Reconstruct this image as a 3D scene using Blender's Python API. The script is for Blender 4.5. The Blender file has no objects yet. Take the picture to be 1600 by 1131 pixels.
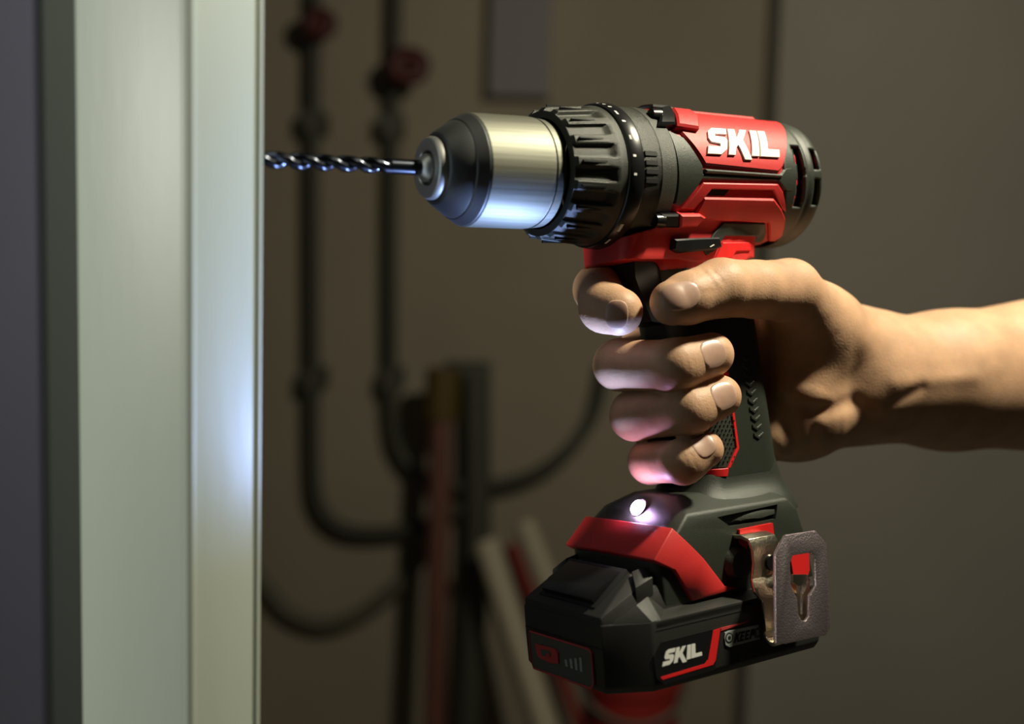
import bpy, bmesh, math, random
import numpy as np
from mathutils import Vector, Matrix

random.seed(4)
S=bpy.context.scene
COL=S.collection
# ------------------------------------------------------------------ camera, world, light, exposure
cam=bpy.data.cameras.new('camera'); camo=bpy.data.objects.new('camera',cam); COL.objects.link(camo)
cam.sensor_width=36; cam.lens=1650/1600*36; cam.clip_start=.02; cam.clip_end=30
camo.matrix_world=Matrix.Translation((0,0,1.30))@Matrix([[0.99961, -0.027922, -0.0], [0.002628, 0.094072, -0.995562], [0.027798, 0.995174, 0.094108]]).to_4x4()
cam.dof.use_dof=True; cam.dof.focus_distance=.425; cam.dof.aperture_fstop=cam.lens/8.8
S.camera=camo
S.view_settings.view_transform='Standard'; S.view_settings.look='None'; S.view_settings.exposure=0; S.view_settings.gamma=1
S.view_settings.use_curve_mapping=False
wd=bpy.data.worlds.new('world'); S.world=wd; wd.use_nodes=True
wd.node_tree.nodes['Background'].inputs[0].default_value=(.95,1,.82,1); wd.node_tree.nodes['Background'].inputs[1].default_value=.008
def lamp(name,kind,loc,target,power,color,size=.05,**kw):
    l=bpy.data.lights.new(name,kind); o=bpy.data.objects.new(name,l); COL.objects.link(o); o.location=loc
    d=Vector(target)-Vector(loc); o.rotation_euler=d.to_track_quat('-Z','Y').to_euler()
    l.energy=power; l.color=color
    if kind=='AREA': l.shape='DISK'; l.size=size
    else: l.shadow_soft_size=size
    for k,v in kw.items(): setattr(l,k,v)
    return o
lamp('work_lamp','POINT',(0.394,0.414,1.783),(.10,.45,1.25),30,(1,.93,.70),.03)
lamp('post_fill','SPOT',(-1.0,-.05,1.45),(-.14,.34,1.29),30,(1,1,.88),.04,spot_size=math.radians(32),spot_blend=.4)  # added fill spot, unseen, brightens only the left face of the post

# ------------------------------------------------------------------ frames
ROT=Matrix([[0.846325, -0.524588, -0.092418], [0.532146, 0.840346, 0.103145], [0.023554, -0.136474, 0.990364]]); ORG=Vector((-0.002044, 0.413075, 1.334443))
TOOL=Matrix.Translation(ORG)@ROT.to_4x4()       # drill frame: x back along the axis, y away, z up
MM=.001

# ------------------------------------------------------------------ materials
def mat(name,col,rough=.5,metal=0,var=0,vscale=60,bump=0,bscale=300,sss=0,coat=0,aniso=0,emit=None,spec=.5,stretch=None):
    m=bpy.data.materials.new(name); m.use_nodes=True; nt=m.node_tree; b=nt.nodes['Principled BSDF']
    b.inputs['Base Color'].default_value=(*col,1); b.inputs['Roughness'].default_value=rough; b.inputs['Metallic'].default_value=metal
    b.inputs['Specular IOR Level'].default_value=spec
    if coat: b.inputs['Coat Weight'].default_value=coat; b.inputs['Coat Roughness'].default_value=.15
    if aniso: b.inputs['Anisotropic'].default_value=aniso
    if sss:
        b.inputs['Subsurface Weight'].default_value=sss; b.inputs['Subsurface Radius'].default_value=(1,.28,.14); b.inputs['Subsurface Scale'].default_value=.006
    if emit: b.inputs['Emission Color'].default_value=(*emit[0],1); b.inputs['Emission Strength'].default_value=emit[1]
    tc=nt.nodes.new('ShaderNodeTexCoord'); src=tc.outputs['Object']
    if stretch:
        mp=nt.nodes.new('ShaderNodeMapping'); mp.inputs['Scale'].default_value=stretch; nt.links.new(src,mp.inputs['Vector']); src=mp.outputs[0]
    if var:
        n=nt.nodes.new('ShaderNodeTexNoise'); n.inputs['Scale'].default_value=vscale; n.inputs['Detail'].default_value=4; nt.links.new(src,n.inputs['Vector'])
        r=nt.nodes.new('ShaderNodeMapRange'); r.inputs[1].default_value=.3; r.inputs[2].default_value=.7; r.inputs[3].default_value=1-var; r.inputs[4].default_value=1+var
        nt.links.new(n.outputs[0],r.inputs[0])
        h=nt.nodes.new('ShaderNodeMix'); h.data_type='RGBA'; h.blend_type='MULTIPLY'; h.inputs[0].default_value=1
        h.inputs[6].default_value=(*col,1); nt.links.new(r.outputs[0],h.inputs[7]); nt.links.new(h.outputs[2],b.inputs['Base Color'])
    if bump:
        n=nt.nodes.new('ShaderNodeTexNoise'); n.inputs['Scale'].default_value=bscale; n.inputs['Detail'].default_value=3; nt.links.new(src,n.inputs['Vector'])
        bp=nt.nodes.new('ShaderNodeBump'); bp.inputs['Strength'].default_value=bump; bp.inputs['Distance'].default_value=.0006
        nt.links.new(n.outputs[0],bp.inputs['Height']); nt.links.new(bp.outputs[0],b.inputs['Normal'])
    return m
M={}
M['red']=mat('red_plastic',(.60,.028,.028),.46,bump=.2,bscale=3600)
M['redglow']=mat('red_label',(.75,.02,.02),.4)
M['black']=mat('black_plastic',(.042,.044,.035),.42,bump=.4,bscale=3600)
M['gloss']=mat('black_gloss',(.010,.010,.011),.28)
M['rubber']=mat('rubber',(.026,.031,.023),.45,bump=.25,bscale=3600)
M['dark']=mat('recess_shade_and_print',(.004,.004,.004),.7)  # near-black: shade painted into slots and recesses; also print and seams
M['pack']=mat('battery_plastic',(.020,.020,.018),.48,bump=.25,bscale=3600)
M['chuck']=mat('brushed_steel',(.21,.21,.175),.58,1,var=.18,vscale=1.0,stretch=(6,900,900),aniso=.0)
M['chuckdark']=mat('dark_steel',(.17,.175,.18),.5,1,var=.1,vscale=40)
M['nose']=mat('polished_steel',(.78,.77,.75),.42,1)
M['bit']=mat('black_oxide',(.11,.12,.15),.22,1)
M['nickel']=mat('nickel',(.62,.56,.44),.28,1,bump=.25,bscale=900)
M['nickelm']=mat('nickel_matt',(.62,.52,.56),.45,1,bump=.4,bscale=1500)
M['white']=mat('white_print',(.80,.80,.76),.5)
M['grey']=mat('grey_print',(.36,.40,.40),.5)
M['greyp']=mat('panel_grey',(.085,.095,.085),.45)
M['redline']=mat('dull_red',(.52,.05,.055),.5)
M['skin']=mat('skin',(.56,.335,.205),.52,var=.16,vscale=70,bump=.22,bscale=1100,sss=.22,spec=.38)
M['nail']=mat('fingernail',(.50,.31,.235),.38,var=.06,vscale=300,sss=.15)
M['led']=mat('led_lens',(.9,.9,1),.3,emit=((.78,.50,1),170))
M['post']=mat('post_paint',(.39,.435,.38),.45,var=.05,vscale=12,bump=.3,bscale=120,stretch=(1,1,.25))
M['doorleaf']=mat('door_paint',(.17,.18,.28),.55,var=.05,vscale=3)
M['jamb']=mat('jamb_paint',(.13,.16,.165),.55)
M['wall']=mat('wall_plaster',(.31,.265,.205),.8,var=.07,vscale=2.5,bump=.1,bscale=60)
M['wall2']=mat('wall_plaster_grey',(.345,.315,.28),.8,var=.05,vscale=2.5,bump=.1,bscale=60)
M['floor']=mat('concrete_floor',(.25,.23,.20),.8,var=.1,vscale=5)
M['pipe']=mat('pipe_paint',(.06,.058,.044),.6)
M['pipe2']=mat('cable_rubber',(.12,.11,.085),.6)
M['valve']=mat('valve_red',(.07,.010,.010),.5)
M['broom']=mat('broom_wood',(.13,.05,.034),.6,var=.1,vscale=10)
M['yellow']=mat('yellow_plastic',(.09,.055,.01),.5)
M['beige']=mat('beige_paint',(.48,.42,.33),.6)
M['bucket']=mat('bucket_red',(.22,.012,.010),.5)
M['bluebox']=mat('grey_violet_paint',(.22,.20,.21),.7)

# ------------------------------------------------------------------ object helpers
def tag(o,label=None,cat=None,kind=None,group=None):
    if label: o['label']=label
    if cat: o['category']=cat
    if kind: o['kind']=kind
    if group: o['group']=group
    return o
def empty(name,matrix=None,loc=None):
    o=bpy.data.objects.new(name,None); COL.objects.link(o); o.empty_display_size=.02
    if matrix is not None: o.matrix_world=matrix
    if loc is not None: o.location=loc
    return o
def link(name,me,m,parent=None,smooth=35):
    if m: me.materials.append(m)
    if smooth is not None:
        me.polygons.foreach_set('use_smooth',[True]*len(me.polygons)); me.set_sharp_from_angle(angle=math.radians(smooth))
    o=bpy.data.objects.new(name,me); COL.objects.link(o)
    if parent: o.parent=parent
    return o
def from_bm(name,bm,m,parent=None,smooth=35,recalc=True,scale=MM,bevel=0,seg=2):
    if bevel:
        ed=[e for e in bm.edges if len(e.link_faces)==2 and e.calc_face_angle(0)>.35]
        bmesh.ops.bevel(bm,geom=ed,offset=bevel,segments=seg,profile=.6,affect='EDGES',clamp_overlap=True)
    if recalc: bmesh.ops.recalc_face_normals(bm,faces=bm.faces)
    if scale!=1: bmesh.ops.scale(bm,vec=(scale,)*3,verts=bm.verts)
    me=bpy.data.meshes.new(name); bm.to_mesh(me); bm.free()
    return link(name,me,m,parent,smooth)
def from_arr(name,V,F,m,parent=None,smooth=60,scale=MM):
    me=bpy.data.meshes.new(name); me.from_pydata((np.asarray(V)*scale).tolist(),[],[list(map(int,f)) for f in F]); me.validate()
    return link(name,me,m,parent,smooth)
def lathe(name,prof,m,parent=None,seg=96,smooth=30,rib=None):
    """profile (x, r) turned about the tool axis"""
    V=[];F=[]
    for i,(x,r) in enumerate(prof):
        for k in range(seg):
            a=2*math.pi*k/seg; rr=r+(rib(i,x,a) if rib else 0)
            V.append((x,rr*math.cos(a),rr*math.sin(a)))
    n=len(prof)
    for i in range(n-1):
        for k in range(seg):
            a=i*seg+k; b=i*seg+(k+1)%seg; F.append((a,b,b+seg,a+seg))
    return from_arr(name,V,F,m,parent,smooth)
def prism(bm,poly,y0,y1):
    """polygon in x,z between two y planes"""
    a=[bm.verts.new((x,y0,z)) for x,z in poly]; b=[bm.verts.new((x,y1,z)) for x,z in poly]
    bm.faces.new(a); bm.faces.new(b[::-1]); n=len(a)
    for i in range(n): bm.faces.new((a[i],b[i],b[(i+1)%n],a[(i+1)%n]))
def hull_bm(pts):
    bm=bmesh.new()
    for p in pts: bm.verts.new(p)
    bmesh.ops.convex_hull(bm,input=bm.verts)
    bmesh.ops.dissolve_limit(bm,angle_limit=.02,verts=bm.verts,edges=bm.edges)
    return bm
def box(bm,lo,hi):
    v=[bm.verts.new((x,y,z)) for x in (lo[0],hi[0]) for y in (lo[1],hi[1]) for z in (lo[2],hi[2])]
    for f in ((0,1,3,2),(4,6,7,5),(0,4,5,1),(2,3,7,6),(0,2,6,4),(1,5,7,3)): bm.faces.new([v[i] for i in f])
def tube_pts(path,r,seg=10):
    path=[Vector(p) for p in path]; V=[];F=[]; n=len(path); up=Vector((.13,.31,.94))
    rr=r if isinstance(r,(list,tuple)) else [r]*n
    for i,p in enumerate(path):
        t=(path[min(i+1,n-1)]-path[max(i-1,0)]).normalized(); a=t.cross(up)
        if a.length<.05: a=t.cross(Vector((0,1,0)))
        a.normalize(); b=t.cross(a)
        for k in range(seg):
            q=2*math.pi*k/seg; V.append(tuple(p+(a*math.cos(q)+b*math.sin(q))*rr[i]))
    for i in range(n-1):
        for k in range(seg):
            a=i*seg+k; b=i*seg+(k+1)%seg; F.append((a,b,b+seg,a+seg))
    F.append(tuple(range(seg))[::-1]); F.append(tuple((n-1)*seg+k for k in range(seg)))
    return V,F
def spline(P,n=8):
    P=[np.array(p,float) for p in P]; Q=[2*P[0]-P[1]]+P+[2*P[-1]-P[-2]]; out=[]
    for i in range(1,len(Q)-2):
        a,b,c,d=Q[i-1:i+3]
        for k in range(n):
            t=k/n; out.append(.5*(2*b+(c-a)*t+(2*a-5*b+4*c-d)*t*t+(3*b-a-3*c+d)*t**3))
    out.append(P[-1]); return out
def tube(name,path,r,m,parent=None,seg=10,scale=1):
    V,F=tube_pts(path,r,seg); return from_arr(name,V,F,m,parent,50,scale)

# ------------------------------------------------------------------ distance fields and meshing
def smin(a,b,k):
    h=np.clip(.5+.5*(b-a)/k,0,1); return b*(1-h)+a*h-k*h*(1-h)
def rcyl(p,x0,x1,r,e):   # cylinder along x, rounded edge e
    q=np.hypot(p[...,1],p[...,2])-(r-e); a=np.abs(p[...,0]-(x0+x1)/2)-((x1-x0)/2-e)
    return np.minimum(np.maximum(q,a),0)+np.hypot(np.maximum(q,0),np.maximum(a,0))-e
def slab(p,z0,z1,c0,c1,h0,h1,w0,w1,e): # vertical tapered rounded box: centre x c, half len h, half width w, rounding e
    t=np.clip((p[...,2]-z0)/(z1-z0),0,1)
    c=c0+(c1-c0)*t; h=h0+(h1-h0)*t; w=w0+(w1-w0)*t
    dx=np.abs(p[...,0]-c)-(h-e); dy=np.abs(p[...,1])-(w-e)
    d2=np.minimum(np.maximum(dx,dy),0)+np.hypot(np.maximum(dx,0),np.maximum(dy,0))-e
    dz=np.abs(p[...,2]-(z0+z1)/2)-abs(z1-z0)/2
    return np.maximum(d2,dz)
def hull(p):
    p=np.asarray(p,float)
    d=rcyl(p,42,141,27.3,4)
    neck=slab(p,-10,-35.5,70,69.5,28,29.5,20,17,8)
    rear=slab(p,-12,-34.5,97,96,17,17,18,15.5,5)
    hand=slab(p,-20,-134,84,98,24,22.5,17,17,11)
    return smin(smin(d,np.minimum(neck,rear),5),hand,4)

# chains of joints in drill millimetres: (point, radius)
FINGERS=[
 [((84,30,-50),11),((47.5, 13.0, -44.6),10.0),((36.6, -5.0, -53.4),9.8),((37.3, -13.0, -55.9),9.5)],
 [((88,32,-73),11),((52.9, 9.0, -76.8),10.4),((55.2, -24.0, -78.5),10.2),((72.1, -26.5, -75.1),8.9)],
 [((92,31,-93),11),((58.8, 8.0, -98.5),10.3),((60.3, -24.0, -96.3),9.9),((75.1, -26.5, -92.0),8.5)],
 [((98,27,-112),10),((64.6, 7.0, -118.5),9.0),((57.6, -22.0, -116.7),8.6),((66.3, -25.5, -112.6),7.3)]]
THUMB=[((51.4, -29.0, -54.1),8.9),((59.1, -29.0, -52.5),10.2),((77.0, -29.0, -48.7),11.8),((98.0, -27.0, -49.3),11.8),((122.6, -22.0, -50.0),13.8),((150,-10,-66),18)]
PALM=[((84,30,-50),12,(160,12,-75),18),((88,32,-73),12,(168,10,-84),18),((92,31,-93),12,(168,9,-92),18),((98,27,-112),11.5,(164,6,-102),17),
 ((150,-10,-66),18,(188,0,-82),24),((152,-9,-70),19,(140,-9,-94),15),((148,0,-106),17,(127,-3,-114),10),((148,0,-106),17.5,(182,2,-96),21),
 ((188.0, -3.9, -86.4),25.5,(238.7, -13.1, -89.5),26.5),((187.5, -3.6, -95.5),25,(238.2, -12.6, -99.9),27),
 ((238.7, -13.1, -89.5),26.5,(375.3, -41.4, -83.3),36),((238.2, -12.6, -99.9),27,(373.9, -40.3, -110.9),36)]
def blend(a,b,k):
    h=np.clip(.5+.5*(b-a)/k,0,1); return b*(1-h)+a*h-k*h*(1-h)
def cone(p,a,ra,b,rb):
    a=np.asarray(a,p.dtype); b=np.asarray(b,p.dtype); ab=b-a; q=p-a
    t=np.clip((q@ab)/(ab@ab),0,1); d=q-t[...,None]*ab
    return np.sqrt((d*d).sum(-1))-(ra+(rb-ra)*t)
def dent(p,c,axis,w,depth,r):   # shallow crease round a joint
    c=np.asarray(c,p.dtype); q=p-c; s=q@np.asarray(axis,p.dtype); rad=(q*q).sum(-1)
    return depth*np.exp(-(s/w)**2)*np.exp(-rad/(r*r))
GROOVES=[((66.4, -27.3, -39.5), (62.8, -35.4, -42.9), 0.7, 0.25), ((62.8, -35.4, -42.9), (64.5, -39.5, -48.9), 0.7, 0.25), ((70.6, -26.1, -38.3), (66.6, -36.7, -42.9), 0.7, 0.25), ((66.6, -36.7, -42.9), (68.4, -39.7, -47.7), 0.7, 0.25), ((62.1, -29.0, -40.9), (58.4, -36.5, -44.8), 0.5, 0.3), ((57.7, -39.5, -51.5), (66.1, -39.8, -50.2), 0.6, 0.3), ((123.1, 0.3, -92.8), (125.0, -12.7, -98.2), 3.6, 1.2), ((125.0, -12.7, -98.2), (139.4, -23.0, -102.7), 3.6, 1.2), ((139.4, -23.0, -102.7), (159.1, -22.2, -100.2), 3.6, 1.2), ((124.2, -32.5, -60.0), (122.7, -16.6, -67.5), 2, 0.14), ((134.7, -31.2, -63.4), (128.0, -16.8, -74.7), 2, 0.14), ((140.4, -30.6, -69.6), (132.5, -20.8, -82.7), 2, 0.16), ((145.7, -29.6, -77.0), (137.2, -23.7, -91.4), 2, 0.16), ((147.2, -32.2, -63.9), (155.3, -28.2, -80.7), 5, 0.25), ((155.3, -28.2, -80.7), (156.2, -22.4, -97.7), 5, 0.25), ((163.0, -22.2, -103.9), (181.1, -24.5, -111.7), 5, 0.5), ((177.2, -30.9, -92.9), (218.9, -40.6, -92.7), 4, -0.7), ((176.0, -28.3, -102.6), (191.4, -33.3, -96.1), 3, 0.6), ((126.6, -14.7, -105.4), (126.2, -12.4, -118.0), 3.5, 0.8), ((134.3, -20.9, -104.0), (138.2, -14.6, -119.0), 3.5, 0.8)]
def groove(p,a,b,w,dp):
    c=cone(p,a,0.,b,0.); return dp*np.exp(-(c/w)**2)
def unit(v): v=np.asarray(v,float); return v/np.linalg.norm(v)
def hand(p):
    fin=None
    for ch in FINGERS:
        d=None
        for (a,ra),(b,rb) in zip(ch,ch[1:]):
            c=cone(p,a,ra,b,rb); d=c if d is None else blend(d,c,3.5)
        ax=unit(np.subtract(ch[3][0],ch[2][0]))
        for s,dp in ((-1.2,.25),(1.2,.25)): d=d+dent(p,np.array(ch[2][0])+ax*s,ax,.55,dp,13)
        fin=d if fin is None else blend(fin,d,.8)
    th=None
    for (a,ra),(b,rb) in zip(THUMB,THUMB[1:]):
        c=cone(p,a,ra,b,rb); th=c if th is None else blend(th,c,2)
    ax=unit(np.subtract(THUMB[3][0],THUMB[2][0]))
    for s,dp in ((-3,.3),(-.6,.4),(2.2,.3),(5,.2)): th=th+dent(p,np.array(THUMB[2][0])+ax*s,ax,.6,dp,12)
    pal=None
    for a,ra,b,rb in PALM:
        c=cone(p,a,ra,b,rb); pal=c if pal is None else blend(pal,c,13)
    d=blend(pal,th,9)
    t=np.clip((p[...,1]-2)/16,0,1); k=.9+6*t*t*(3-2*t)
    d=blend(d,fin,k)
    for a,b,w,dp in GROOVES: d=d+groove(p,a,b,w,dp)
    d=np.maximum(d,.5-hull(p))      # the skin stops where it meets the handle
    return np.maximum(d,p[...,0]-(330+p[...,1]))

def grad(f,P,e=.15):
    g=np.stack([f(P+np.eye(3)[i]*e)-f(P-np.eye(3)[i]*e) for i in range(3)],-1)
    return g/np.maximum(np.linalg.norm(g,axis=-1,keepdims=True),1e-9)
def nets(f,lo,hi,h):
    """surface nets over a grid, then pulled onto the surface"""
    ax=[np.arange(lo[i],hi[i]+h,h,dtype=np.float32) for i in range(3)]
    D=np.empty([len(a) for a in ax],np.float32)
    for i in range(0,len(ax[0]),24):
        X=np.stack(np.meshgrid(ax[0][i:i+24],ax[1],ax[2],indexing='ij'),-1); D[i:i+24]=f(X)
    s=D<0; nx,ny,nz=[n-1 for n in D.shape]
    c=np.zeros((nx,ny,nz),np.int8)
    for a in (0,1):
        for b in (0,1):
            for d in (0,1): c+=s[a:a+nx,b:b+ny,d:d+nz]
    act=(c>0)&(c<8); ids=np.full(act.shape,-1,np.int64); n=int(act.sum()); ids[act]=np.arange(n)
    I=np.argwhere(act); P=np.zeros((n,3)); W=np.zeros(n)
    for axis in range(3):
        o=[k for k in range(3) if k!=axis]
        for a in (0,1):
            for b in (0,1):
                i0=I.copy(); i0[:,o[0]]+=a; i0[:,o[1]]+=b; i1=i0.copy(); i1[:,axis]+=1
                d0=D[tuple(i0.T)]; d1=D[tuple(i1.T)]; m=(d0<0)!=(d1<0)
                t=np.where(m,d0/np.where(m,d0-d1,1),0); q=i0.astype(float); q[:,axis]+=t
                P[m]+=q[m]; W[m]+=1
    P=P/W[:,None]*h+np.array(lo)
    Q=[]
    for axis in range(3):
        o=[(axis+1)%3,(axis+2)%3]
        sl0=[slice(None)]*3; sl1=[slice(None)]*3; sl0[axis]=slice(0,-1); sl1[axis]=slice(1,None)
        e=s[tuple(sl0)]!=s[tuple(sl1)]; E=np.argwhere(e)
        ok=(E[:,o[0]]>0)&(E[:,o[1]]>0)&(E[:,o[0]]<D.shape[o[0]]-1)&(E[:,o[1]]<D.shape[o[1]]-1); E=E[ok]
        inside=s[tuple(E.T)]; q=[]
        for a,b in ((-1,-1),(0,-1),(0,0),(-1,0)):
            k=E.copy(); k[:,o[0]]+=a; k[:,o[1]]+=b; q.append(ids[tuple(k.T)])
        q=np.stack(q,1); q[~inside]=q[~inside][:,::-1]; Q.append(q)
    Q=np.concatenate(Q); Q=Q[(Q>=0).all(1)]
    for _ in range(2):
        P=P-grad(f,P)*np.clip(f(P),-.6*h,.6*h)[:,None]
    return P,Q
def surf(mode,s,t):
    s=np.asarray(s,float); t=np.asarray(t,float)
    if mode=='cyl':
        a=t/27.3; r=np.full(len(s),60.)
        for _ in range(60): r=r-.85*hull(np.stack([s,-r*np.cos(a),r*np.sin(a)],-1))
        P=np.stack([s,-r*np.cos(a),r*np.sin(a)],-1)
    else:
        y=np.full(len(s),-70.)
        for _ in range(60): y=y+.85*hull(np.stack([s,y,t],-1))
        y=np.minimum(y,-2); P=np.stack([s,y,t],-1)
    return P,grad(hull,P,.4)
def drape(name,poly,m,parent,mode='cyl',h=1.,bev=.5,step=2.5,mirror=True,sink=.7):
    """a raised panel that follows the housing, cut from a polygon in the unrolled surface"""
    bm=bmesh.new(); f=bm.faces.new([bm.verts.new((x,y,0)) for x,y in poly]); bm.normal_update()
    if f.normal.z<0: bmesh.ops.reverse_faces(bm,faces=[f])
    lay=bm.verts.layers.float.new('hh'); old=list(bm.verts)
    if bev: bmesh.ops.inset_region(bm,faces=list(bm.faces),thickness=bev,use_even_offset=True,use_boundary=True)
    for v in bm.verts: v[lay]=1
    if bev:
        for v in old: v[lay]=0
    bmesh.ops.triangulate(bm,faces=bm.faces)
    for ax in (0,1):
        lo=min(v.co[ax] for v in bm.verts); hi=max(v.co[ax] for v in bm.verts); k=math.ceil(lo/step)*step
        while k<hi:
            no=[0,0,0]; no[ax]=1; co=[0,0,0]; co[ax]=k
            bmesh.ops.bisect_plane(bm,geom=bm.verts[:]+bm.edges[:]+bm.faces[:],plane_co=co,plane_no=no,dist=1e-4); k+=step
    bmesh.ops.triangulate(bm,faces=[q for q in bm.faces if len(q.verts)>4])
    vs=list(bm.verts); P,N=surf(mode,[v.co.x for v in vs],[v.co.y for v in vs])
    H=np.array([v[lay] for v in vs]); low=max(h-bev,h*.35)
    Q=P+N*(low+(h-low)*H)[:,None]
    inner=P-N*sink; idx={v:i for i,v in enumerate(vs)}
    be=[e for e in bm.edges if e.is_boundary]
    for v,q in zip(vs,Q): v.co=q
    ext=bmesh.ops.extrude_edge_only(bm,edges=be)
    nv=[g for g in ext['geom'] if isinstance(g,bmesh.types.BMVert)]
    # match each extruded vert to its source through the side edge
    for v in nv:
        for e in v.link_edges:
            o=e.other_vert(v)
            if o in idx: v.co=inner[idx[o]]; break
    bmesh.ops.recalc_face_normals(bm,faces=bm.faces)
    o=from_bm(name,bm,m,parent,32,recalc=False)
    if mirror:
        me=o.data.copy(); c=np.empty(len(me.vertices)*3); me.vertices.foreach_get('co',c); c[1::3]*=-1; me.vertices.foreach_set('co',c); me.flip_normals()
        q=bpy.data.objects.new(name,me); COL.objects.link(q); q.parent=parent
    return o
def cut(o,bm):
    """carve a recess out of a mesh"""
    bmesh.ops.recalc_face_normals(bm,faces=bm.faces); bmesh.ops.scale(bm,vec=(MM,)*3,verts=bm.verts)
    me=bpy.data.meshes.new('tool'); bm.to_mesh(me); bm.free(); t=bpy.data.objects.new('tool',me); COL.objects.link(t); t.parent=o.parent
    md=o.modifiers.new('cut','BOOLEAN'); md.operation='DIFFERENCE'; md.object=t; md.solver='EXACT'
    dg=bpy.context.evaluated_depsgraph_get(); new=bpy.data.meshes.new_from_object(o.evaluated_get(dg)); o.modifiers.clear(); o.data=new
    bpy.data.objects.remove(t); new.set_sharp_from_angle(angle=math.radians(30))
LETTERS={
'S':[(0.02,0),(.72,0),(.98,.2),(1,.5),(.86,.62),(.36,.66),(.36,.74),(.98,.74),(1,1),(.22,1),(0,.84),(0,.56),(.14,.42),(.62,.37),(.62,.27),(.0,.27)],
'K':[(0,0),(.32,0),(.32,.24),(.42,.36),(.76,-.13),(1.10,-.13),(.66,.55),(.92,1),(.58,1),(.36,.62),(.34,1),(0,1)],
'I':[(0,0),(1,0),(1,1),(0,1)],
'L':[(0,0),(1,0),(1,.27),(.40,.27),(.40,1),(0,1)],
'E':[(0,0),(1,0),(1,.22),(.36,.22),(.36,.4),(.88,.4),(.88,.6),(.36,.6),(.36,.78),(1,.78),(1,1),(0,1)],
'P':[(0,0),(.36,0),(.36,.32),(.8,.32),(1,.5),(1,.84),(.82,1),(0,1)],
'k':[(0,0),(.34,0),(.34,.3),(.44,.4),(.7,0),(1.1,0),(.68,.55),(1.06,1),(.66,1),(.36,.66),(.34,1),(0,1)],
'C':[(.2,0),(1,0),(1,.22),(.36,.24),(.36,.76),(1,.78),(1,1),(.2,1),(0,.84),(0,.16)]}
WORD=[('S',0,.265),('K',.285,.30),('I',.605,.105),('L',.725,.275)]
def quad(q,u,v):
    (ax,ay),(bx,by),(cx,cy),(dx,dy)=q   # BL BR TR TL
    return tuple((1-u)*(1-v)*p0+u*(1-v)*p1+u*v*p2+(1-u)*v*p3 for p0,p1,p2,p3 in ((ax,bx,cx,dx),(ay,by,cy,dy)))

# ------------------------------------------------------------------ room
def flat_box(name,lo,hi,m,label=None,kind='structure'):
    bm=bmesh.new(); box(bm,lo,hi); o=from_bm(name,bm,m,None,None,scale=1); tag(o,label,None,kind); return o
flat_box('floor',(-2.2,-1.6,-.05),(2.6,2.6,0),M['floor'])
flat_box('wall_back',(-2.2,2.35,0),(0.6120000000000001,2.5,3),M['wall'],'brownish plaster wall behind the pipes')
flat_box('wall_right',(0.531,2.22,0),(2.6,2.5,3),M['wall2'],'greyer plaster wall section at right behind the forearm')
flat_box('wall_left',(-2.3,-1.6,0),(-2.2,2.5,3),M['wall'])
flat_box('door_1',(-1.9,.95,0),(-0.423,1.0,2.6),M['doorleaf'],'dark blue grey door leaf at the left edge')
flat_box('trim_1',(-0.419,.945,0),(-0.368,1.03,2.6),M['jamb'],'dark grey door jamb beside the blue grey door')

# painted post being drilled: rounded rectangle section, standing on the floor
def post():
    a=math.radians(30); T=np.array([math.sin(a),math.cos(a)]); B=np.array([-math.cos(a),math.sin(a)])
    E2=np.array((-0.082, 0.343)); L1=.0315; L2=.0505
    E1=E2-T*L1; E0=E1+B*L2
    c=[E0,E1,E2,E2+B*L2]; bm=bmesh.new()
    tilt=0.0
    def ring(z): return [bm.verts.new((p[0]+(z-1.3)*tilt,p[1],z)) for p in c]
    r0=ring(0); r1=ring(2.6)
    bm.faces.new(r0[::-1]); bm.faces.new(r1)
    for i in range(4): bm.faces.new((r0[i],r0[(i+1)%4],r1[(i+1)%4],r1[i]))
    ve=[e for e in bm.edges if abs(e.verts[0].co.z-e.verts[1].co.z)>1]
    bmesh.ops.bevel(bm,geom=ve,offset=.0022,segments=4,profile=.5,affect='EDGES')
    o=from_bm('post',bm,M['post'],None,40,scale=1)
    for c0,r in ((E1+T*.0012,.0016),(E2-T*.0013+B*.0006,.0016)):
        V,F=tube_pts([(c0[0],c0[1],0),(c0[0],c0[1],1.3),(c0[0],c0[1],2.6)],r,20); from_arr('corner_bead',V,F,M['post'],o,60,1)
    tag(o,'pale grey green painted post with rounded corners that the drill bit enters','post')
post()

# ------------------------------------------------------------------ background things (all far out of focus, standing at the back wall)
def pipe(path,r,name,label,clamps,valve,valve_r=.05):
    t=empty(name,loc=path[0]); tag(t,label,'pipe',group=None)
    o=Vector(path[0]); loc=lambda P:[tuple(Vector(p)-o) for p in P]
    tube('pipe_run',loc(spline(path,10)),r,M['pipe'],t,14)
    for c in clamps:
        bm=bmesh.new(); q=Vector(c)-o; box(bm,(q.x-r*1.6,q.y-r*1.3,q.z-.022),(q.x+r*1.6,q.y+.12,q.z+.022)); from_bm('clamp',bm,M['pipe'],t,None,scale=1,bevel=.005)
    for v in valve:
        q=Vector(v)-o; P=[(q.x+valve_r*math.cos(a),q.y-.05,q.z+valve_r*.8*math.sin(a)) for a in np.linspace(0,2*math.pi,25)]
        w=tube('valve_wheel',P,.016,M['valve'],t,8); tube('valve_stem',[(q.x,q.y-.055,q.z),(q.x,q.y+.02,q.z)],.018,M['pipe'],t,8)
        tube('wheel_spoke',[(q.x-valve_r,q.y-.05,q.z),(q.x+valve_r,q.y-.05,q.z)],.010,M['valve'],t,6)
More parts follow.
